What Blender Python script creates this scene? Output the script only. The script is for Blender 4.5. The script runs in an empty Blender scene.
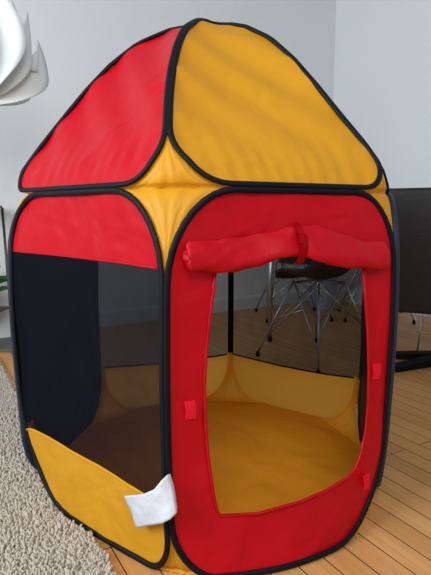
import bpy, bmesh, math, random
from mathutils import Vector, Matrix
random.seed(7)
PI = math.pi
sc = bpy.context.scene
COL = sc.collection

# ------------------------------------------------------------------ camera, world, light, exposure
cd = bpy.data.cameras.new('camera'); cam = bpy.data.objects.new('camera', cd); COL.objects.link(cam)
cam.location = (0, 0, 0.75)
cam.rotation_euler = (PI / 2 - 0.1387, 0, 0)
cd.sensor_fit = 'VERTICAL'; cd.sensor_height = 36; cd.lens = 36 * 510.25 / 575
cd.clip_start = 0.02
sc.camera = cam

world = bpy.data.worlds.new('world'); sc.world = world; world.use_nodes = True
bg = world.node_tree.nodes['Background']
bg.inputs[0].default_value = (0.75, 0.88, 1.0, 1); bg.inputs[1].default_value = 0.40


def area(name, loc, aim, sx, sy, power, col):
    l = bpy.data.lights.new(name, 'AREA'); l.shape = 'RECTANGLE'; l.size = sx; l.size_y = sy
    l.energy = power; l.color = col
    o = bpy.data.objects.new(name, l); COL.objects.link(o); o.location = loc
    o.rotation_euler = (Vector(aim) - Vector(loc)).to_track_quat('-Z', 'Y').to_euler()
    return o


area('window_daylight', (-2.7, -0.5, 2.05), (0.4, 2.0, 0.8), 2.0, 1.5, 130, (0.86, 0.94, 1.0))
area('overhead_fill', (0.2, -1.0, 2.3), (0.05, 1.4, 0.5), 1.6, 1.2, 42, (1.0, 0.96, 0.9))  # added fill lamp above and behind the camera, brightens front roof and near floor
sc.view_settings.view_transform = 'Standard'; sc.view_settings.look = 'None'
sc.view_settings.exposure = 0.0; sc.view_settings.gamma = 1
sc.view_settings.use_curve_mapping = False


# ------------------------------------------------------------------ materials
def lin(c):
    return tuple((x / 255 / 12.92 if x / 255 <= .04045 else ((x / 255 + .055) / 1.055) ** 2.4) for x in c) + (1,)


def mat(name):
    m = bpy.data.materials.new(name); m.use_nodes = True
    nt = m.node_tree; b = nt.nodes['Principled BSDF']
    return m, nt, b


def noise_bump(nt, b, scale, strength, dist=0.01, detail=3, stretch=(1, 1, 1), rot=(0, 0, 0)):
    tc = nt.nodes.new('ShaderNodeTexCoord'); mp = nt.nodes.new('ShaderNodeMapping')
    mp.inputs['Scale'].default_value = stretch; mp.inputs['Rotation'].default_value = rot
    n = nt.nodes.new('ShaderNodeTexNoise'); n.inputs['Scale'].default_value = scale; n.inputs['Detail'].default_value = detail
    bp = nt.nodes.new('ShaderNodeBump'); bp.inputs['Strength'].default_value = strength; bp.inputs['Distance'].default_value = dist
    nt.links.new(tc.outputs['Object'], mp.inputs[0]); nt.links.new(mp.outputs[0], n.inputs['Vector'])
    nt.links.new(n.outputs['Fac'], bp.inputs['Height'])
    if b is not None: nt.links.new(bp.outputs[0], b.inputs['Normal'])
    return bp, n, mp


def simple(name, col, rough=.5, metal=0, bump=None, **k):
    m, nt, b = mat(name)
    b.inputs['Base Color'].default_value = lin(col); b.inputs['Roughness'].default_value = rough
    b.inputs['Metallic'].default_value = metal
    b.inputs['Specular IOR Level'].default_value = k.get('spec', .4)
    n = nt.nodes.new('ShaderNodeTexNoise'); n.inputs['Scale'].default_value = 60
    mr = nt.nodes.new('ShaderNodeMapRange'); mr.inputs[3].default_value = max(0, rough - .06); mr.inputs[4].default_value = min(1, rough + .06)
    nt.links.new(n.outputs['Fac'], mr.inputs[0]); nt.links.new(mr.outputs[0], b.inputs['Roughness'])
    if bump: noise_bump(nt, b, *bump)
    return m


def fabric(name, col, trans=.35, rough=.36, wr=.5, tcol=None, spec=.28):
    """thin nylon: glossy woven face plus light passing through"""
    m, nt, b = mat(name)
    b.inputs['Base Color'].default_value = lin(col); b.inputs['Roughness'].default_value = rough
    b.inputs['Specular IOR Level'].default_value = spec
    bp, n, mp = noise_bump(nt, b, 5, wr, .018, 2, (1.0, 1.0, 1.6), (0.3, 0.75, 0.2))
    n.inputs['Distortion'].default_value = .8
    n2 = nt.nodes.new('ShaderNodeTexNoise'); n2.inputs['Scale'].default_value = 38; n2.inputs['Detail'].default_value = 4
    b2 = nt.nodes.new('ShaderNodeBump'); b2.inputs['Strength'].default_value = .4; b2.inputs['Distance'].default_value = .003
    tc = nt.nodes.new('ShaderNodeTexCoord')
    nt.links.new(tc.outputs['Object'], n2.inputs['Vector']); nt.links.new(n2.outputs['Fac'], b2.inputs['Height'])
    nt.links.new(bp.outputs[0], b2.inputs['Normal']); nt.links.new(b2.outputs[0], b.inputs['Normal'])
    t = nt.nodes.new('ShaderNodeBsdfTranslucent'); t.inputs['Color'].default_value = lin(tcol or col)
    mx = nt.nodes.new('ShaderNodeMixShader'); mx.inputs[0].default_value = trans
    nt.links.new(b.outputs[0], mx.inputs[1]); nt.links.new(t.outputs[0], mx.inputs[2])
    nt.links.new(mx.outputs[0], nt.nodes['Material Output'].inputs[0])
    return m


def netting(name, col, clear):
    """fine mesh netting: mostly dark thread with see-through holes"""
    m, nt, b = mat(name)
    b.inputs['Base Color'].default_value = lin(col); b.inputs['Roughness'].default_value = .7
    b.inputs['Specular IOR Level'].default_value = .06
    tr = nt.nodes.new('ShaderNodeBsdfTransparent')
    n = nt.nodes.new('ShaderNodeTexNoise'); n.inputs['Scale'].default_value = 7; n.inputs['Detail'].default_value = 2
    mr = nt.nodes.new('ShaderNodeMapRange'); mr.inputs[3].default_value = clear - .05; mr.inputs[4].default_value = clear + .05
    mx = nt.nodes.new('ShaderNodeMixShader')
    nt.links.new(n.outputs['Fac'], mr.inputs[0]); nt.links.new(mr.outputs[0], mx.inputs[0])
    nt.links.new(b.outputs[0], mx.inputs[1]); nt.links.new(tr.outputs[0], mx.inputs[2])
    nt.links.new(mx.outputs[0], nt.nodes['Material Output'].inputs[0])
    return m


def wall_mat(name, col):
    m, nt, b = mat(name)
    b.inputs['Base Color'].default_value = lin(col); b.inputs['Roughness'].default_value = .8
    noise_bump(nt, b, 140, .12, .002, 4)
    return m


def plank_mat():
    m, nt, b = mat('oak_planks'); L = nt.links
    tc = nt.nodes.new('ShaderNodeTexCoord'); mp = nt.nodes.new('ShaderNodeMapping')
    mp.inputs['Rotation'].default_value = (0, 0, math.radians(60))
    L.new(tc.outputs['Object'], mp.inputs[0])
    br = nt.nodes.new('ShaderNodeTexBrick')
    br.offset = .37; br.offset_frequency = 5; br.squash = 1
    br.inputs['Scale'].default_value = 1; br.inputs['Brick Width'].default_value = 1.05; br.inputs['Row Height'].default_value = .066
    br.inputs['Mortar Size'].default_value = .0016; br.inputs['Mortar Smooth'].default_value = .3; br.inputs['Bias'].default_value = 0
    br.inputs['Color1'].default_value = lin((220, 164, 102)); br.inputs['Color2'].default_value = lin((204, 146, 86))
    br.inputs['Mortar'].default_value = lin((58, 34, 20))
    L.new(mp.outputs[0], br.inputs['Vector'])
    mp2 = nt.nodes.new('ShaderNodeMapping'); mp2.inputs['Scale'].default_value = (1.6, 26, 1)
    L.new(mp.outputs[0], mp2.inputs[0])
    n = nt.nodes.new('ShaderNodeTexNoise'); n.inputs['Scale'].default_value = 3; n.inputs['Detail'].default_value = 6; n.inputs['Distortion'].default_value = .5
    L.new(mp2.outputs[0], n.inputs['Vector'])
    rp = nt.nodes.new('ShaderNodeValToRGB'); rp.color_ramp.elements[0].position = .3; rp.color_ramp.elements[1].position = .75
    rp.color_ramp.elements[0].color = (.66, .60, .52, 1); rp.color_ramp.elements[1].color = (1, 1, 1, 1)
    L.new(n.outputs['Fac'], rp.inputs[0])
    mx = nt.nodes.new('ShaderNodeMixRGB'); mx.blend_type = 'MULTIPLY'; mx.inputs[0].default_value = .6
    L.new(br.outputs['Color'], mx.inputs[1]); L.new(rp.outputs[0], mx.inputs[2]); L.new(mx.outputs[0], b.inputs['Base Color'])
    b.inputs['Roughness'].default_value = .45
    bp = nt.nodes.new('ShaderNodeBump'); bp.inputs['Strength'].default_value = .4; bp.inputs['Distance'].default_value = .002; bp.invert = True
    L.new(br.outputs['Fac'], bp.inputs['Height']); L.new(bp.outputs[0], b.inputs['Normal'])
    return m


RED = fabric('red_nylon', (202, 6, 28), .25, .40, .6)
YEL = fabric('yellow_nylon', (250, 182, 44), .46, .42, .6, (255, 216, 105))
NAVY = fabric('navy_nylon', (14, 21, 34), .05, .5, .3, None, .1)
BIND = simple('black_binding', (10, 13, 20), .55, 0, (160, .5, .002, 3), spec=.18)
NET = netting('black_netting', (9, 14, 23), .26)
NETB = netting('black_netting_back', (16, 16, 18), .27)
LABEL = simple('white_label', (205, 208, 214), .6, 0, (30, .6, .006, 3))
WALL = wall_mat('wall_paint', (222, 226, 228))
BASE = simple('baseboard_paint', (215, 219, 222), .5)
WOOD = plank_mat()
BINDB = simple('navy_binding', (30, 40, 60), .5, 0, (160, .5, .002, 3), spec=.3)
TAPE = simple('red_hook_tape', (255, 30, 62), .6)
SHELL = simple('charcoal_shell', (66, 62, 64), .6, 0, (22, .6, .01, 3))
CHROME = simple('steel_rod', (205, 205, 208), .3, .9)
RUBBER = simple('black_rubber', (12, 12, 13), .7)
LEATHER = simple('black_leather', (34, 34, 37), .5, 0, (90, .35, .003, 4))
BLACKW = simple('black_painted_base', (7, 7, 8), .6, spec=.15)
TABLET = simple('pale_table_top', (196, 190, 180), .4)
PAPER = simple('white_lamp_sheet', (226, 232, 234), .55)
LEAF = simple('green_leaf', (44, 84, 48), .5)
STANDM = simple('bronze_metal', (78, 66, 58), .4, .6)
POTM = simple('terracotta', (150, 92, 66), .8)
TRAYM = simple('grey_tray', (92, 90, 88), .7)
BINM = simple('pale_blue_bin', (150, 172, 200), .45)
RUGM = simple('rug_pile', (188, 178, 163), .95, 0, (70, .5, .004, 3))


# ------------------------------------------------------------------ helpers
def link(name, me, m, parent=None, smooth=True):
    me.materials.append(m)
    if smooth:
        for p in me.polygons: p.use_smooth = True
    o = bpy.data.objects.new(name, me); COL.objects.link(o)
    if parent: o.parent = parent
    return o


def from_bm(name, bm, m, parent=None, smooth=True):
    bmesh.ops.recalc_face_normals(bm, faces=bm.faces)
    me = bpy.data.meshes.new(name); bm.to_mesh(me); bm.free()
    return link(name, me, m, parent, smooth)


def raw(name, vs, fs, m, parent=None, smooth=True):
    me = bpy.data.meshes.new(name); me.from_pydata([tuple(v) for v in vs], [], fs); me.update()
    return link(name, me, m, parent, smooth)


def tag(o, label=None, cat=None, group=None, kind=None):
    if label: o['label'] = label
    if cat: o['category'] = cat
    if group: o['group'] = group
    if kind: o['kind'] = kind
    return o


def empty(name, loc=(0, 0, 0), rz=0):
    o = bpy.data.objects.new(name, None); o.empty_display_size = .05; COL.objects.link(o)
    o.location = loc; o.rotation_euler = (0, 0, rz); return o


def tube_bm(bm, pts, r, closed=False, n=8, up=None, flat=1.0, cap=True):
    """tube of radius r (number or function of 0..1) along pts; `flat` squashes it along `up`"""
    pts = [Vector(p) for p in pts]; N = len(pts); rings = []
    prev = None
    for i, p in enumerate(pts):
        a = pts[(i - 1) % N] if (closed or i) else p
        b = pts[(i + 1) % N] if (closed or i < N - 1) else p
        t = (b - a).normalized()
        if up is not None: nrm = up[i] if isinstance(up, list) else up
        else: nrm = prev if prev is not None else (Vector((0, 0, 1)) if abs(t.z) < .9 else Vector((1, 0, 0)))
        nrm = (nrm - t * nrm.dot(t))
        if nrm.length < 1e-5: nrm = t.orthogonal()
        nrm.normalize(); prev = nrm; bi = t.cross(nrm)
        rr = r(i / max(1, N - 1)) if callable(r) else r
        rings.append([bm.verts.new(p + nrm * math.cos(2 * PI * k / n) * rr * flat + bi * math.sin(2 * PI * k / n) * rr) for k in range(n)])
    for i in range(N if closed else N - 1):
        A, B = rings[i], rings[(i + 1) % N]
        for k in range(n): bm.faces.new((A[k], A[(k + 1) % n], B[(k + 1) % n], B[k]))
    if not closed and cap:
        bm.faces.new(rings[0][::-1]); bm.faces.new(rings[-1])


def tube(name, pts, r, m, parent=None, **k):
    bm = bmesh.new(); tube_bm(bm, pts, r, **k); return from_bm(name, bm, m, parent)


def box_bm(bm, x0, x1, y0, y1, z0, z1, bev=0):
    g = bmesh.ops.create_cube(bm, size=1)
    vs = g['verts']
    for v in vs: v.co = Vector(((x0 + x1) / 2 + v.co.x * (x1 - x0), (y0 + y1) / 2 + v.co.y * (y1 - y0), (z0 + z1) / 2 + v.co.z * (z1 - z0)))
    if bev:
        es = list({e for v in vs for e in v.link_edges})
        bmesh.ops.bevel(bm, geom=es, offset=bev, segments=3, affect='EDGES', profile=.5)


def lathe(name, prof, m, parent=None, n=28, loc=(0, 0, 0)):
    bm = bmesh.new(); rings = []
    for r, z in prof:
        rings.append([bm.verts.new((loc[0] + r * math.cos(2 * PI * k / n), loc[1] + r * math.sin(2 * PI * k / n), loc[2] + z)) for k in range(n)])
    for A, B in zip(rings, rings[1:]):
        for k in range(n): bm.faces.new((A[k], A[(k + 1) % n], B[(k + 1) % n], B[k]))
    bm.faces.new(rings[0][::-1])
    bmesh.ops.remove_doubles(bm, verts=bm.verts, dist=1e-6)
    return from_bm(name, bm, m, parent)


def fill(loops, warp, step=.02):
    """fill flat loops (outer first, then holes), cut them on a grid and bend them with warp(x, y)"""
    bm = bmesh.new()
    for lp in loops:
        vs = [bm.verts.new((x, y, 0)) for x, y in lp]
        for i in range(len(vs)): bm.edges.new((vs[i], vs[(i + 1) % len(vs)]))
    bmesh.ops.triangle_fill(bm, use_beauty=True, use_dissolve=False, edges=bm.edges[:])
    xs = [v.co.x for v in bm.verts]; ys = [v.co.y for v in bm.verts]
    for ax, lo, hi in ((0, min(xs), max(xs)), (1, min(ys), max(ys))):
        c = lo + step
        while c < hi:
            co = Vector((c, 0, 0)) if ax == 0 else Vector((0, c, 0)); no = Vector((1, 0, 0)) if ax == 0 else Vector((0, 1, 0))
            bmesh.ops.bisect_plane(bm, geom=bm.verts[:] + bm.edges[:] + bm.faces[:], plane_co=co, plane_no=no, dist=1e-5)
            c += step
    bmesh.ops.join_triangles(bm, faces=bm.faces[:], angle_face_threshold=3.1, angle_shape_threshold=3.1)
    for v in bm.verts: v.co = warp(v.co.x, v.co.y)
    return bm


# ------------------------------------------------------------------ the room
def flat_quad(name, pts, m, kind='structure'):
    return tag(raw(name, pts, [tuple(range(len(pts)))], m, smooth=False), kind=kind)


raw_floor = flat_quad('floor', [(-4.2, -3.2, 0), (4.5, -3.2, 0), (4.5, 6.2, 0), (-4.2, 6.2, 0)], WOOD)
CX, CY = 1.03, 4.64                     # the corner where the two walls meet
LD = Vector((-.829, -.559, 0)); RD = Vector((.559, -.829, 0))


def wall(name, a, d, length, inward, z1=2.75, mt=None):
    a = Vector(a); b = a + d * length; o = -inward * .12
    vs = [a, b, b + o, a + o]; vs = [Vector((v.x, v.y, 0)) for v in vs] + [Vector((v.x, v.y, z1)) for v in vs]
    return tag(raw(name, vs, [(0, 1, 2, 3), (4, 5, 6, 7), (0, 1, 5, 4), (1, 2, 6, 5), (2, 3, 7, 6), (3, 0, 4, 7)], mt or WALL, smooth=False), kind='structure')


def baseboard(name, a, d, length, inward):
    a = Vector(a); bm = bmesh.new()
    prof = [(0, 0), (.016, 0), (.016, .085), (.012, .10), (.004, .108), (0, .108)]
    R1 = [bm.verts.new(a + inward * (p + .001) + Vector((0, 0, z + .001))) for p, z in prof]
    R2 = [bm.verts.new(a + d * length + inward * (p + .001) + Vector((0, 0, z + .001))) for p, z in prof]
    for k in range(6): bm.faces.new((R1[k], R1[(k + 1) % 6], R2[(k + 1) % 6], R2[k]))
    bm.faces.new(R1[::-1]); bm.faces.new(R2)
    return tag(from_bm(name, bm, BASE, smooth=False), kind='structure')


C0 = Vector((CX, CY, 0))
nl = Vector((.559, -.829, 0)); nr = Vector((-.829, -.559, 0))
wall('wall_left', C0, LD, 4.6, nl)
wall('wall_right', C0, RD, 5.2, nr)
baseboard('baseboard_left', C0 + LD * .02, LD, 4.5, nl)
baseboard('baseboard_right', C0 + RD * .02, RD, 5.1, nr)

# ------------------------------------------------------------------ the tent
W, H, HA = .542, .8087, 1.272
CN = [Vector(p + (0,)) for p in ((-.0885, .966), (.4095, 1.1900), (.512, 1.7273), (.0627, 2.0624), (-.4405, 1.8609), (-.5176, 1.3244))]
CEN = Vector((-.0144, 1.5259, 0)); APX = Vector((-.002, 1.500, 0))
BUL = [0, .014, .008, .004, .006, .018]         # how far each corner post bows outwards
tent = empty('play_tent', (CEN.x, CEN.y, 0))
tag(tent, 'red, yellow and black pop-up play tent standing open on the wooden floor and rug edge', 'play tent')
TI = Matrix.Translation(-tent.location)


def tentpart(name, bm, m, parent=tent, smooth=True):
    bm.transform(TI)
    return from_bm(name, bm, m, parent, smooth)


def corner(k, z):
    k %= 6; rad = (CN[k] - CEN).normalized()
    zz = min(1, max(0, z / H))
    p = CN[k] + rad * BUL[k] * math.sin(PI * zz ** 1.5)
    if k == 0: p = p + Vector((-.012, -.003, 0)) * math.sin(PI * min(.999, zz)) ** .7
    return Vector((p.x, p.y, z))


def onrug(p): return (p.x + .369) * .867 + (p.y - 1.247) * .498 < 0


def wallpt(k, s, z, off=0):
    """point on wall panel k (from corner k to k+1): s along, z up, off outwards"""
    A, B = corner(k, z), corner(k + 1, z); p = A.lerp(B, s / W)
    e = (B - A); n = Vector((e.y, -e.x, 0)).normalized()
    o = off
    if k == 0 and z < .45:
        o += .072 * (1 - z / .45) ** 1.7 * math.sin(PI * min(1, max(0, s / W))) ** .8
    elif z < .3:
        o += .012 * (1 - z / .3) ** 2 * math.sin(PI * min(1, max(0, s / W)))
    return p + n * o


# per panel corner radii (rx, rz): top-left, top-right, bottom-right, bottom-left
RAD = {0: ((.135, .185), (.105, .155), (.17, .20), (.085, .12)),
       1: ((.12, .14), (.12, .14), (.13, .16), (.18, .24)),
       5: ((.11, .13), (.15, .19), (.06, .085), (.20, .27))}
RDEF = ((.12, .14), (.12, .14), (.13, .16), (.13, .16))


def wall_outline(k, ins=0.0, n=9):
    tl, tr, br, bl = RAD.get(k, RDEF)
    x0, x1, z0, z1 = ins, W - ins, ins + .003, H - ins - .001
    P = []

    def arc(cx, cz, rx, rz, a0):
        for i in range(n + 1):
            a = a0 + PI / 2 * i / n
            P.append((cx + rx * math.cos(a), cz + rz * math.sin(a)))
    arc(x1 - tr[0], z1 - tr[1], tr[0], tr[1], 0)
    arc(x0 + tl[0], z1 - tl[1], tl[0], tl[1], PI / 2)
    arc(x0 + bl[0], z0 + bl[1], bl[0], bl[1], PI)
    arc(x1 - br[0], z0 + br[1], br[0], br[1], 3 * PI / 2)
    out = []
    for i, p in enumerate(P):                 # resample the long runs
        q = P[(i + 1) % len(P)]; d = math.dist(p, q); m = max(1, int(d / .03))
        for j in range(m): out.append((p[0] + (q[0] - p[0]) * j / m, p[1] + (q[1] - p[1]) * j / m))
    return out


def clip(poly, f):
    """keep the part of poly where f(x, y) >= 0"""
    out = []
    for i, p in enumerate(poly):
        q = poly[(i + 1) % len(poly)]; a, b = f(*p), f(*q)
        if a >= 0: out.append(p)
        if (a >= 0) != (b >= 0):
            t = a / (a - b); out.append((p[0] + (q[0] - p[0]) * t, p[1] + (q[1] - p[1]) * t))
    return out


INS = .0052


def ripple(k, s, z): return .0022 * math.sin(9 * s + 13 * z + k) + .0014 * math.sin(31 * s - 17 * z + 2 * k) + .0008 * math.sin(95 * s + 12 * z + 4 * math.sin(9 * z)) * (1 if z > .66 or z < .16 else .4)


def wall_warp(k, extra=0):
    if k not in (0, 5): extra -= .010
    return lambda x, y: wallpt(k, x, max(y, .006), ripple(k, x, y) + extra - .002)


def hoop(k, parent, name='frame_hoop'):
    o = wall_outline(k, INS)
    pts = [wallpt(k, s, z, .001) for s, z in o]
    A, B = CN[k], CN[(k + 1) % 6]; e = B - A; n = Vector((e.y, -e.x, 0)).normalized()
    bm = bmesh.new(); solid = k in (1, 4)
    tube_bm(bm, pts, .0095 if solid else .0070, closed=True, n=10, up=n, flat=1 if solid else .7)
    return tentpart(name, bm, BINDB if solid else BIND, parent)


def band_top(k, s):  # lower edge of the coloured band / upper edge of the netting
    return .662 - .012 * (s / W) ** 2 * (1 if k == 5 else 0)


def skirt_top(k, s):
    if k == 5: return .193 - .034 * (s / W) ** 1.5 - .018 * math.exp(-(s / .03) ** 2)
    return .186 - .012 * math.sin(PI * s / W)


def polyline_cut(poly, g, sign):
    """cut by a curve y = g(x): first densify, so that the cut follows the curve"""
    xs = [i * W / 16 for i in range(1, 16)]
    r = clip(poly, lambda x, y: sign * (y - g(x)))
    # straight run along the cut: insert curve points
    out = []
    for i, p in enumerate(r):
        q = r[(i + 1) % len(r)]; out.append(p)
        if abs(p[1] - g(p[0])) < .004 and abs(q[1] - g(q[0])) < .004 and abs(p[0] - q[0]) > .1:
            mids = [x for x in xs if min(p[0], q[0]) < x < max(p[0], q[0])]
            if q[0] < p[0]: mids.reverse()
            out += [(x, g(x)) for x in mids]
    return out


# front wall: red with an arched doorway
front = fill([wall_outline(0, INS), [
    (.102, .664), (.097, .60), (.090, .541), (.084, .48), (.081, .416), (.081, .34), (.084, .262), (.090, .19), (.095, .150), (.101, .134),
    (.181, .126), (.283, .130), (.36, .138), (.420, .150), (.443, .166), (.461, .195), (.475, .25), (.480, .317), (.477, .40), (.469, .488), (.460, .56), (.447, .664), (.36, .672), (.27, .676), (.18, .672)]],
    wall_warp(0))
front_wall = tentpart('front_wall', front, RED)
hem_pts = [(.102, .655), (.097, .60), (.090, .541), (.084, .48), (.081, .416), (.081, .34), (.084, .262), (.090, .19), (.095, .150), (.102, .135),
           (.181, .126), (.283, .130), (.36, .138), (.420, .150), (.443, .166), (.461, .195), (.475, .25), (.480, .317), (.477, .40), (.469, .488), (.460, .56), (.448, .655)]
bm = bmesh.new(); tube_bm(bm, [wallpt(0, s, z, .0015) for s, z in hem_pts], .0035, n=6); tentpart('door_hem', bm, RED, front_wall)
hoop(0, tent)

# the door flap rolled up over the doorway, held by a strap
N = 90; bm = bmesh.new(); rings = []
for i in range(N + 1):
    t = i / N; s = .036 + .474 * t
    top = .699 + .030 * math.exp(-((s - .281) / .12) ** 2) + .004 * math.sin(23 * s)
    bot = .646 + .026 * math.exp(-((s - .281) / .075) ** 2) - .010 * t + .003 * math.sin(31 * s + 1)
    if i in (0, N): mid = (top + bot) / 2; top = mid + .014; bot = mid - .014
    cz = (top + bot) / 2; rz = (top - bot) / 2; ro = .014 + .003 * math.sin(17 * s + 2) - .004 * math.exp(-((s - .281) / .02) ** 2)
    ring = []
    for j in range(20):
        a = 2 * PI * j / 20; w = 1 + .09 * math.sin(3 * a + 14 * s) + .07 * math.sin(5 * a - 38 * s + 2 * math.sin(30 * s)) + .05 * math.sin(2 * a + 90 * s)
        ring.append(bm.verts.new(wallpt(0, s, cz + rz * math.sin(a) * w, .004 + ro * (1.5 - .9 * math.sin(a)) * (.5 + .5 * math.cos(a) * w))))
    rings.append(ring)
for A, B in zip(rings, rings[1:]):
    for k in range(20): bm.faces.new((A[k], A[(k + 1) % 20], B[(k + 1) % 20], B[k]))
for R_, sg in ((rings[0], -1), (rings[-1], 1)):   # spiral-looking open ends
    c = sum((v.co for v in R_), Vector()) / 20; last = R_
    for q, dep in ((.72, -.006), (.6, .004), (.35, -.01)):
        e = (CN[1] - CN[0]).normalized() * sg
        nr_ = [bm.verts.new(c + (v.co - c) * q + e * dep) for v in R_]
        for k in range(20): bm.faces.new((last[k], last[(k + 1) % 20], nr_[(k + 1) % 20], nr_[k]))
        last = nr_
    bm.faces.new(last)
flap = tentpart('door_flap', bm, RED, front_wall)


def strip(name, spine, width, m, parent, k=0, th=.0016):
    """flat strap: spine of (s, z, off) on wall k, widened along s"""
    bm = bmesh.new(); rows = []
    for s, z, o in spine:
        rows.append([bm.verts.new(wallpt(k, s + dx, z, o)) for dx in (-width / 2, -width / 6, width / 6, width / 2)])
    for A, B in zip(rows, rows[1:]):
        for i in range(3): bm.faces.new((A[i], A[i + 1], B[i + 1], B[i]))
    r = bmesh.ops.solidify(bm, geom=bm.faces[:], thickness=th)
    return tentpart(name, bm, m, parent, False)


strip('door_strap', [(.281, .722, .002), (.281, .716, .016), (.282, .708, .027), (.282, .690, .031), (.282, .668, .026), (.281, .655, .016), (.281, .650, .004)], .020, RED, front_wall)
strip('door_strap', [(.275, .737, .004), (.274, .730, .020), (.273, .716, .033), (.274, .696, .037)], .014, RED, front_wall)
for s, z in ((.048, .367), (.494, .390), (.474, .124)):
    strip('hook_and_loop_patch', [(s, z + .019, .0065), (s + .002, z, .0075), (s + .001, z - .019, .0065)], .022, TAPE, front_wall)

# the netted walls: band on top, netting, yellow skirt at the foot
for k, kind in ((5, 'net'), (3, 'net'), (2, 'net'), (4, 'plain'), (1, 'plain')):
    o = wall_outline(k, INS if k == 5 else -.001)
    bt = lambda s, k=k: band_top(k, s)
    st = lambda s, k=k: skirt_top(k, s)
    if kind == 'net':
        net = tentpart('netting_wall', fill([polyline_cut(polyline_cut(o, bt, -1), st, 1)], wall_warp(k)), NET if k == 5 else NETB)
        tentpart('upper_band', fill([polyline_cut(o, bt, 1)], wall_warp(k)), RED, net)
        tentpart('lower_skirt', fill([polyline_cut(o, st, -1)], wall_warp(k)), YEL, net)
        # stitched hem lines
        for g, mm in ((bt, RED), (st, YEL if k == 5 else BIND)):
            bm = bmesh.new(); tube_bm(bm, [wallpt(k, .018 + (W - .036) * i / 24, g(.018 + (W - .036) * i / 24), ripple(k, .018 + (W - .036) * i / 24, g(.018)) - .001) for i in range(25)], .0028, n=6)
            tentpart('seam', bm, mm, net)
    else:
        tentpart('solid_wall', fill([o], wall_warp(k)), NAVY)
    hoop(k, tent)

# roof: six rounded triangles on bowed ribs
QD = [(0, 0), (.04, .004), (.13, .024), (.21, .054), (.35, .144), (.48, .275), (.61, .437), (.74, .61), (.86, .766), (.95, .892), (1, 1)]


def dq(q):
    for (a, b), (c, d) in zip(QD, QD[1:]):
        if q <= c: return b + (d - b) * (q - a) / (c - a)
    return 1


def rib(k, t):
    t = max(t, 0); p = APX.lerp(CN[k % 6], t)
    if k % 6 == 0: p = p + Vector((-.044, 0, 0)) * math.sin(PI * min(1, t))
    if k % 6 == 5: p = p + Vector((-.030, 0, 0)) * math.sin(PI * min(1, t))
    return Vector((p.x, p.y, HA - dq(t) * (HA - H)))


def roofpt(k, x, t, off=0):
    s = .5 + x / (max(t, .02) * W)
    p = rib(k, t).lerp(rib(k + 1, t), s)
    e = CN[(k + 1) % 6] - CN[k]; n = Vector((e.y, -e.x, 0)).normalized()
    n = (n * .75 + Vector((0, 0, .66))).normalized()
    sag = -.016 * math.sin(PI * min(1, max(0, s))) * math.sin(PI * min(1, max(0, t)) ** 1.3)
    return p + n * (off + sag)


# rounded lower corners of each roof panel: (size along the base, size up the rib) at its first and second corner post
RR = {0: ((.125, .15), (.075, .085)), 5: ((.045, .07), (.12, .16))}
RRD = ((.12, .15), (.12, .15))
T1 = .996


def roof_edge(k, side, t, ins):
    """distance of the roof hoop from the rib at height t"""
    ru, rt = RR.get(k % 6, RRD)[side]; t0 = T1 - rt
    if t <= t0: return ins
    return ins + ru * (1 - math.sqrt(max(0, 1 - ((min(t, T1) - t0) / rt) ** 2)))


def roof_outline(k, ins):
    sides = []
    for side in (0, 1):
        rt = RR.get(k % 6, RRD)[side][1]; t0 = T1 - rt; ts = []
        t = .045
        while t < t0: ts.append(t); t += .04
        ts += [t0 + rt * math.sin(PI / 2 * i / 10) for i in range(11)]
        sides.append([(max(.0015, t * W / 2 - roof_edge(k, side, t, ins)), t) for t in ts])
    Lf, R = [(-x, t) for x, t in sides[0]], sides[1]
    xr, xl = R[-1][0], Lf[-1][0]; m = int((xr - xl) / .03)
    return R + [(xr + (xl - xr) * i / m, T1) for i in range(1, m)] + Lf[::-1]


for k in range(6):
    o = roof_outline(k, INS * .8)
    def fold(x, t, k=k):
        a = .0045 * math.sin(46 * (x * .8 - t * .42) + k + 1.5 * math.sin(5 * t)) * math.sin(PI * min(1, t)) ** .8
        b = .0014 * math.sin(120 * x + 7 * math.sin(9 * x) + k) * max(0, (t - .74) / .26) ** 1.2
        c = .003 * math.sin(60 * t + 22 * x + 2 * k) * max(0, abs(x) / (t * W / 2 + .01) - .55)
        return roofpt(k, x, t, a + b + c)
    
    panel = tentpart('roof_panel', fill([o], fold, .013), RED if k % 2 else YEL)
    bm = bmesh.new(); e = CN[(k + 1) % 6] - CN[k]; nn = (Vector((e.y, -e.x, 0)).normalized() * .75 + Vector((0, 0, .66))).normalized()
    tube_bm(bm, [roofpt(k, x, t, .002) for x, t in o], .0068, closed=True, n=10, up=nn, flat=.7)
    tentpart('roof_hoop', bm, BIND, panel)


def wall_edge(k, side, z, ins):
    """distance of hoop k from its corner post at height z; side 0 = its start corner, 1 = its end corner"""
    tl, tr, br, bl = RAD.get(k % 6, RDEF)
    # outline x runs from corner k (left) to corner k+1 (right)
    top = tl if side == 0 else tr; bot = bl if side == 0 else br
    z1 = H - ins - .001; z0 = ins + .003
    e = ins
    if z > z1 - top[1]: e = ins + top[0] * (1 - math.sqrt(max(0, 1 - ((min(z, z1) - (z1 - top[1])) / top[1]) ** 2)))
    if z < z0 + bot[1]: e = ins + bot[0] * (1 - math.sqrt(max(0, 1 - (((z0 + bot[1]) - max(z, z0)) / bot[1]) ** 2)))
    return e


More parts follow.
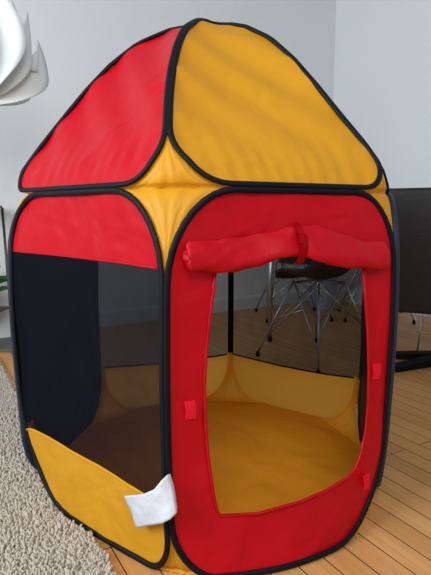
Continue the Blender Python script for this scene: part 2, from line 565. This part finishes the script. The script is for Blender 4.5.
def strip_rows(rows, ctr=None, amt=.8):
    bm = bmesh.new(); M = 24; vr = []
    for ri, (a, b) in enumerate(rows):
        def at(q):
            p = a.lerp(b, q)
            if ctr is None: return p
            return p.lerp(a * (1 - q) ** 2 + ctr[ri] * 2 * q * (1 - q) + b * q * q, amt)
        e = b - a; nn_ = Vector((e.y, -e.x, 0)); nn_ = nn_.normalized() if nn_.length > 1e-6 else Vector()
        vr.append([bm.verts.new(at(i / M) + nn_ * (.0022 * math.sin(i * 1.1 + a.z * 30) + .0016 * math.sin(i * 2.1 - a.z * 60)) * math.sin(PI * i / M) * min(1, e.length / .1)) for i in range(M + 1)])
    for A, B in zip(vr, vr[1:]):
        for i in range(M): bm.faces.new((A[i], A[i + 1], B[i + 1], B[i]))
    return bm


for k in range(6):
    j = (k - 1) % 6; rows = []; ctr = []
    for i in range(14):                       # roof half of the diamond
        t = (T1 - .19) + .19 * math.sin(PI / 2 * i / 13)
        ej, ek = roof_edge(j, 1, t, INS * .8) + .001, roof_edge(k, 0, t, INS * .8) + .001
        ctr.append(rib(k, t))
        rows.append((roofpt(j, t * W / 2 - ej, t, -.004), roofpt(k, -t * W / 2 + ek, t, -.004)))
    for i in range(14):                       # wall half
        z = H - .004 - .170 * (1 - math.cos(PI / 2 * i / 13))
        ctr.append(corner(k, z))
        rows.append((wallpt(j, W - wall_edge(j, 1, z, INS) - .001, z, -.004), wallpt(k, wall_edge(k, 0, z, INS) + .001, z, -.004)))
    tentpart('corner_gusset', strip_rows(rows, ctr), YEL)
    rows = []
    for i in range(14):                       # gusset down to the floor sheet
        z = .19 * (1 - math.sin(PI / 2 * i / 13)) + .006
        ej, ek = wall_edge(j, 1, z, INS), wall_edge(k, 0, z, INS)
        pull = .55 if z < .02 else 1
        oj, ok = (.016 if q not in (0, 5) else .001 for q in (j, k))
        rows.append((wallpt(j, W - (ej + oj) * (pull if i == 13 else 1), z, -.004 - oj), wallpt(k, (ek + ok) * (pull if i == 13 else 1), z, -.004 - ok)))
    tentpart('lower_gusset', strip_rows(rows), YEL)

# the yellow floor sheet, slightly rucked
op = []
for k in range(6):
    for i in range(1, 14):
        s = W * i / 14
        if .06 < s < W - .06: p = wallpt(k, s, 0, -.010); op.append((p.x, p.y))


def sheet(x, y):
    d = Vector((x, y, 0)) - CEN
    rim = max(0, 1 - max(0, .47 - d.length) / .06)
    z = .0055 + .0035 * (1 + math.sin(17 * x + 9 * y) * math.sin(13 * y - 5 * x)) * (1 - rim) + .002 * (1 + math.sin(41 * x + 23 * y + 2 * math.sin(18 * y))) + .0013 * math.sin(83 * x - 51 * y + 3 * math.sin(25 * x))
    if onrug(Vector((x + .08, y, 0))): z += .014
    return Vector((x, y, z))


sheet_o = tentpart('floor_sheet', fill([op], sheet, .03), YEL)
for k in (3, 2):
    a, b = wallpt(k, .005, 0), wallpt((k - 1) % 6, W - .10, 0)
    bm = bmesh.new()
    tube_bm(bm, [wallpt(k, .085, .010, -.012), corner(k, .012) * .35 + wallpt(k, .05, .012, -.03) * .65, wallpt((k - 1) % 6, W - .085, .010, -.012)], .003, n=6)
    tentpart('floor_seam', bm, YEL, sheet_o)

# white care label curling round the corner post
rowsL = [((0.436, 0.160, .022), (0.468, 0.098, .020)), ((0.468, 0.176, .030), (0.498, 0.118, .028)), ((0.506, 0.194, .033), (0.533, 0.138, .032)),
         ((0.538, 0.216, .030), (0.562, 0.156, .034)), ((0.552, 0.236, .024), (0.578, 0.168, .028)), ((0.558, 0.246, .012), (0.584, 0.178, .016)), ((0.556, 0.244, .001), (0.574, 0.182, .003))]
bm = bmesh.new(); vr = []
for a, b in rowsL:
    r = []
    for i in range(6):
        q = i / 5; s, z, o = (a[c] + (b[c] - a[c]) * q for c in range(3))
        r.append(bm.verts.new(wallpt(5, s, z, o + .0015 * math.sin(5 * q + s * 60))))
    vr.append(r)
for A, B in zip(vr, vr[1:]):
    for i in range(5): bm.faces.new((A[i], A[i + 1], B[i + 1], B[i]))
bmesh.ops.subdivide_edges(bm, edges=bm.edges[:], cuts=2, use_grid_fill=True, smooth=.6)
bmesh.ops.solidify(bm, geom=bm.faces[:], thickness=.0012)
tag(tentpart('care_label', bm, LABEL), 'blank white fabric label')

# ------------------------------------------------------------------ rug
u = Vector((-.498, .867, 0)); v = Vector((-.867, -.498, 0))     # along its right edge, and to its left
R0 = Vector((-.369, 1.247, 0)) - u * 1.05
RL, RW = 2.62, 1.9
rug = empty('shag_rug', (R0.x, R0.y, 0), math.atan2(u.y, u.x))
tag(rug, 'cream shaggy rug on the wooden floor, left of and partly under the tent', 'rug')
bm = bmesh.new(); box_bm(bm, 0, RL, 0, RW, 0.0005, .006, .0015); from_bm('rug_backing', bm, RUGM, rug)
vs, fs = [], []


def in_tent(p):
    for k in range(6):
        A, B = CN[k], CN[(k + 1) % 6]
        if (B.x - A.x) * (p.y - A.y) - (B.y - A.y) * (p.x - A.x) < (-.014 if k == 5 else .03): return False
    return (p - CN[5]).length > .14


step = .0066; ii = 0
x = 0.0
while x < RL:
    y = 0.0
    while y < min(RW, 1.15):
        px_, py_ = x + random.uniform(-.4, .4) * step, y + random.uniform(-.4, .4) * step
        g = R0 + u * px_ + v * py_
        if 0 <= px_ < RL and py_ >= 0 and not in_tent(g) and g.y > .3 and abs(g.x) < .30 + g.y * .46:
            a = random.uniform(0, 2 * PI); hgt = random.uniform(.011, .019); ln = random.uniform(.003, .010); r = random.uniform(.0030, .0043)
            dx, dy = math.cos(a) * ln, math.sin(a) * ln; b0 = len(vs)
            for (q, rr, z) in ((0, r, .004), (.45, r * 1.05, .004 + hgt * .62), (1, r * .6, .004 + hgt)):
                for c in range(4):
                    an = a + c * PI / 2
                    vs.append((px_ + dx * q + math.cos(an) * rr, py_ + dy * q + math.sin(an) * rr, z))
            for lv in (0, 4):
                for c in range(4): fs.append((b0 + lv + c, b0 + lv + (c + 1) % 4, b0 + lv + 4 + (c + 1) % 4, b0 + lv + 4 + c))
            fs.append((b0 + 8, b0 + 9, b0 + 10, b0 + 11))
        y += step
    x += step
tag(raw('rug_pile', vs, fs, RUGM, rug), kind='stuff')


# ------------------------------------------------------------------ wire-legged dining chairs
def dup(root, loc, rz, label):
    r = root.copy(); COL.objects.link(r); r.location = loc; r.rotation_euler = (0, 0, rz); r['label'] = label
    for ch in list(root.children):
        c = ch.copy(); COL.objects.link(c); c.parent = r
        for g in ch.children:
            d = g.copy(); COL.objects.link(d); d.parent = c
    return r


def wire_chair(loc, rz, label):
    """front of the chair faces +y"""
    t = empty('wire_base_chair', loc, rz); tag(t, label, 'chair', 'dining chairs on wire bases')
    # one-piece shell: profile from front lip over the seat and up the back
    prof = [(.215, .412), (.20, .438), (.14, .440), (.05, .428), (-.05, .424), (-.12, .440), (-.165, .49), (-.19, .57), (-.21, .66), (-.225, .75), (-.235, .82), (-.238, .835)]
    hw = [.19, .215, .225, .23, .232, .232, .225, .215, .205, .19, .15, .10]
    curl = [.01, .02, .035, .05, .06, .07, .07, .06, .05, .04, .02, .01]
    bm = bmesh.new(); rows = []
    for (y, z), w_, c_ in zip(prof, hw, curl):
        row = []; w_ *= .76; y *= .80
        for i in range(13):
            q = -1 + i / 6; up_ = c_ * abs(q) ** 2.6
            back = max(0, min(1, (z - .44) / .2))
            row.append(bm.verts.new((q * w_, y + up_ * back, z + up_ * (1 - back))))
        rows.append(row)
    for A, B in zip(rows, rows[1:]):
        for i in range(12): bm.faces.new((A[i], A[i + 1], B[i + 1], B[i]))
    bmesh.ops.recalc_face_normals(bm, faces=bm.faces)
    bmesh.ops.solidify(bm, geom=bm.faces[:], thickness=.010)
    from_bm('seat_shell', bm, SHELL, t)
    F = [(-.236, .212), (.236, .212), (.236, -.212), (-.236, -.212)]
    T = [(-.10, .085), (.10, .085), (.10, -.085), (-.10, -.085)]
    tube('upper_frame', [(x_, y_, .405) for x_, y_ in T], .0055, CHROME, t, closed=True, n=8)
    for (fx, fy), (tx, ty) in zip(F, T):
        leg = tube('leg', [(tx, ty, .415), (fx, fy, .02)], .0055, CHROME, t, n=8)
        lathe('rubber_foot', [(.011, 0), (.012, .004), (.011, .02), (.008, .028)], RUBBER, leg, 12, (fx, fy, 0))
    for a in range(4):
        b = (a + 1) % 4
        for p, q in ((a, b), (b, a)):
            f0 = Vector(F[p] + (.02,)); m0 = Vector(T[p] + (.41,))
            s0 = m0.lerp(f0, .80 if a % 2 else .62); e0 = Vector(T[q] + (.405,))
            tube('cross_rod', [s0, e0], .0038, CHROME, t, n=6)
    tube('cross_rod', [(-.165, .145, .21), (.03, -.03, .30), (.165, -.145, .21)], .0038, CHROME, t, n=6)
    return t


ch = wire_chair((.545, 2.665, 0), math.radians(38), 'charcoal wire-legged chair nearest the tent, seen through the doorway netting')
dup(ch, (.58, 3.80, 0), math.radians(186), 'wire-legged chair on the far side of the table, foot left of the table leg')
dup(ch, (1.19, 3.76, 0), math.radians(172), 'wire-legged chair on the far side of the table, farther right of the table leg')
dup(ch, (1.263, 2.95, 0), math.radians(15), 'wire-legged chair behind the black leather chair at the right edge')

# ------------------------------------------------------------------ table
tb = empty('dining_table', (.33, 3.02, 0), math.radians(-5)); tag(tb, 'dining table with tapered metal legs behind the tent, chairs pushed under it', 'table')
bm = bmesh.new(); box_bm(bm, -.05, 1.24, -.05, .68, .715, .742, .006); from_bm('table_top', bm, TABLET, tb)
bm = bmesh.new()
for a in ((-.01, 1.21, -.01, .01), (-.01, 1.21, .62, .64), (-.01, .01, -.01, .64), (1.19, 1.21, -.01, .64)): box_bm(bm, a[0], a[1], a[2], a[3], .66, .715)
from_bm('apron', bm, STANDM, tb, False)
for x_, y_ in ((0, 0), (1.20, 0), (0, .63), (1.20, .63)):
    leg = tube('leg', [(x_, y_, .70), (x_, y_, .022)], lambda q: .021 - .010 * q, CHROME, tb, n=14)
    lathe('rubber_foot', [(.014, 0), (.015, .006), (.014, .024), (.010, .03)], RUBBER, leg, 14, (x_, y_, 0))

# stemmed glass on the table, cut by the right edge of the photo
gl = empty('wine_glass', (1.305, 2.96, .7425)); tag(gl, 'stemmed glass with red-brown drink, cut off at the right picture edge', 'glass')
GLASS, nt, b_ = mat('clear_glass'); b_.inputs['Transmission Weight'].default_value = .9; b_.inputs['Roughness'].default_value = .05; b_.inputs['Base Color'].default_value = (.9, .9, .9, 1)
DRINK = simple('red_brown_drink', (96, 34, 22), .2)
lathe('bowl', [(.004, .095), (.022, .105), (.038, .135), (.040, .175), (.034, .230), (.0325, .230), (.0385, .175), (.0365, .136), (.020, .108), (.002, .100)], GLASS, gl)
lathe('stem', [(.034, 0), (.034, .003), (.008, .008), (.004, .02), (.0035, .08), (.005, .096)], GLASS, gl)
lathe('drink', [(.002, .102), (.019, .110), (.0355, .138), (.0372, .172), (.034, .20), (.0005, .20)], DRINK, gl)

# ------------------------------------------------------------------ black leather swivel chair, its back to the camera
lc = empty('leather_chair', (1.27, 2.60, 0), math.radians(-25)); tag(lc, 'black leather chair on black star base, back turned, right of the tent', 'chair')


def cushion(name, x0, x1, y0, y1, z0, z1, m, bulge=.02, lean=0, bev=.03):
    bm = bmesh.new(); box_bm(bm, x0, x1, y0, y1, z0, z1, bev)
    for v_ in bm.verts:
        q = (v_.co.x - (x0 + x1) / 2) / (x1 - x0) * 2
        v_.co.y += lean * (v_.co.z - z0) + bulge * (q * q - 1) * .5
    return from_bm(name, bm, m, lc)


cushion('backrest', -.37, .33, -.475, -.405, .315, .873, LEATHER, .03, -.04, .022)
cushion('seat', -.27, .27, -.40, .08, .335, .43, LEATHER, 0, 0, .03)
lathe('column', [(.03, .03), (.03, .06), (.022, .07), (.022, .30), (.16, .315), (.16, .333)], BLACKW, lc)
hub = lathe('hub', [(.055, .012), (.055, .04), (.04, .055)], BLACKW, lc)
for a, ext in ((197, 1), (230, 1.24), (20, 1), (-22, 1)):
    bm = bmesh.new(); c, s_ = math.cos(math.radians(a)), math.sin(math.radians(a)); rows = []
    for q, w_, zt in ((.03, .034, .045), (.15, .034, .040), (.28, .033, .033), (.36, .030, .029), (.372, .02, .024)):
        P_ = []; q *= ext
        for sx, z in ((-1, .004), (1, .004), (1, zt), (-1, zt)): P_.append(bm.verts.new((c * q - s_ * sx * w_, s_ * q + c * sx * w_, z)))
        rows.append(P_)
    for A, B in zip(rows, rows[1:]):
        for i in range(4): bm.faces.new((A[i], A[(i + 1) % 4], B[(i + 1) % 4], B[i]))
    bm.faces.new(rows[0][::-1]); bm.faces.new(rows[-1])
    from_bm('base_foot', bm, BLACKW, lc, False)

# ------------------------------------------------------------------ bin by the wall
bn = empty('waste_bin', (.88, 4.13, 0)); tag(bn, 'pale blue round bin standing near the wall, seen through the doorway netting', 'bin')
lathe('bin_body', [(.098, 0), (.102, .004), (.125, .34), (.121, .34), (.099, .01)], BINM, bn)
tube('bin_rim', [(.123 * math.cos(i * PI / 14), .123 * math.sin(i * PI / 14), .34) for i in range(28)], .005, BINM, bn, closed=True, n=8)

# ------------------------------------------------------------------ plant stand and plant at the left edge
ps = empty('plant_stand', (-1.236, 2.80, 0)); tag(ps, 'thin bronze metal plant stand on a grey base at the left edge', 'plant stand')
bm = bmesh.new(); box_bm(bm, -.30, .12, -.04, .30, .001, .014, .003); from_bm('base_plate', bm, TRAYM, ps)
for x_, y_ in ((0, 0), (-.26, 0), (-.26, .24), (-.0, .24)):
    tube('leg', [(x_, y_, .014), (x_ - .020 * (1 if x_ == 0 else -1), y_, .80)], .0075, STANDM, ps, n=10)
bm = bmesh.new(); box_bm(bm, -.242, -.018, 0, .24, .798, .812, .003); from_bm('shelf', bm, STANDM, ps)
bm = bmesh.new(); box_bm(bm, -.255, -.006, 0, .24, .20, .212, .003); from_bm('shelf', bm, STANDM, ps)
pl = empty('potted_plant', (-1.345, 2.92, .2125)); tag(pl, 'dark green leafy plant in a pot on the stand, leaves reaching toward the tent', 'potted plant')
lathe('pot', [(.055, 0), (.058, .003), (.075, .11), (.08, .11), (.08, .125), (.07, .125), (.068, .10), (.0, .10)], POTM, pl)


def leaf_bm(bm, base, tip, width, droop):
    base, tip = Vector(base), Vector(tip); d = tip - base; side = (d.cross(Vector((0, 0, 1))).normalized() * .5 + Vector((0, 0, .85))).normalized(); n = 8; rows = []
    for i in range(n + 1):
        q = i / n; w_ = width * math.sin(PI * min(1, q * .93 + .06)) ** .8; p = base.lerp(tip, q) + Vector((0, 0, droop * math.sin(PI * q)))
        rows.append([bm.verts.new(p + side * w_), bm.verts.new(p - Vector((0, 0, w_ * .3))), bm.verts.new(p - side * w_)])
    for A, B in zip(rows, rows[1:]):
        for i in range(2): bm.faces.new((A[i], A[i + 1], B[i + 1], B[i]))


for b0, t0, w_ in (((.04, -.02, .15), (.235, -.10, .180), .014), ((.03, -.02, .07), (.235, -.10, .135), .016), ((.0, .02, .13), (.06, .12, .24), .028),
                   ((-.02, 0, .13), (-.14, .02, .2), .03), ((0, -.02, .13), (-.04, -.12, .22), .028), ((.03, .03, .12), (.15, .10, .16), .025)):
    bm = bmesh.new(); leaf_bm(bm, b0, t0, w_, .03); tube_bm(bm, [(b0[0] * .3, b0[1] * .3, .09), b0], .003, n=6); from_bm('leaf', bm, LEAF, pl)

# ------------------------------------------------------------------ white petal pendant lamp
pd = empty('pendant_lamp', (-.995, 2.35, 1.235)); tag(pd, 'white pendant lamp of layered curved petals, cut off at the upper left corner', 'pendant lamp')


def petal(a, rmax, z0, h_, tipr, curl, notch):
    """upright crescent sheet from the axis to a rounded free edge, curling round the lamp, pointed at the top"""
    bm = bmesh.new(); n, m = 26, 10; rows = []
    for i in range(n + 1):
        q = i / n
        if q < .42: ro = rmax * math.sqrt(max(0, 1 - (1 - q / .42) ** 2))
        else: ro = rmax * (1 - (1 - tipr) * ((q - .42) / .58) ** 2)
        ri = .018 + (ro - .02) * max(0, (q - .62) / .38) ** 1.6
        row = []
        for j in range(m):
            p = j / (m - 1); rr = ri + (max(ro, ri + .001) - ri) * p
            an = a + curl * (rr / rmax) ** 2 + .25 * q * p
            zz = z0 + h_ * (q * .34 / .34 if q < .34 else q) - notch * (1 - p) * max(0, q - .5)
            row.append(bm.verts.new((rr * math.cos(an), rr * math.sin(an), zz)))
        rows.append(row)
    for A, B in zip(rows, rows[1:]):
        for j in range(m - 1): bm.faces.new((A[j], A[j + 1], B[j + 1], B[j]))
    bmesh.ops.recalc_face_normals(bm, faces=bm.faces)
    bmesh.ops.solidify(bm, geom=bm.faces[:], thickness=.0022)
    return from_bm('petal', bm, PAPER, pd)


for a, R_, z0, h_, tr_, cu in ((-8, .250, .0, .30, .84, .35), (-30, .200, .03, .36, .92, .3), (8, .17, .04, .42, .66, .3), (-62, .235, .022, .50, .22, .5), (-105, .22, .02, .42, .5, .4), (-140, .24, .0, .38, .6, .4), (35, .245, .0, .36, .7, .4),
                               (75, .24, .01, .42, .6, .4), (115, .245, .0, .36, .7, .4), (150, .20, .03, .42, .6, .4), (180, .245, .0, .35, .7, .4), (215, .20, .02, .38, .7, .4)):
    petal(math.radians(a), R_, z0, h_, tr_, cu, .30)
lathe('lamp_holder', [(.015, .10), (.02, .12), (.02, .30), (.018, .34), (.004, .36)], PAPER, pd)
tube('cord', [(0, 0, .35), (0, 0, 1.51)], .003, PAPER, pd, n=8)
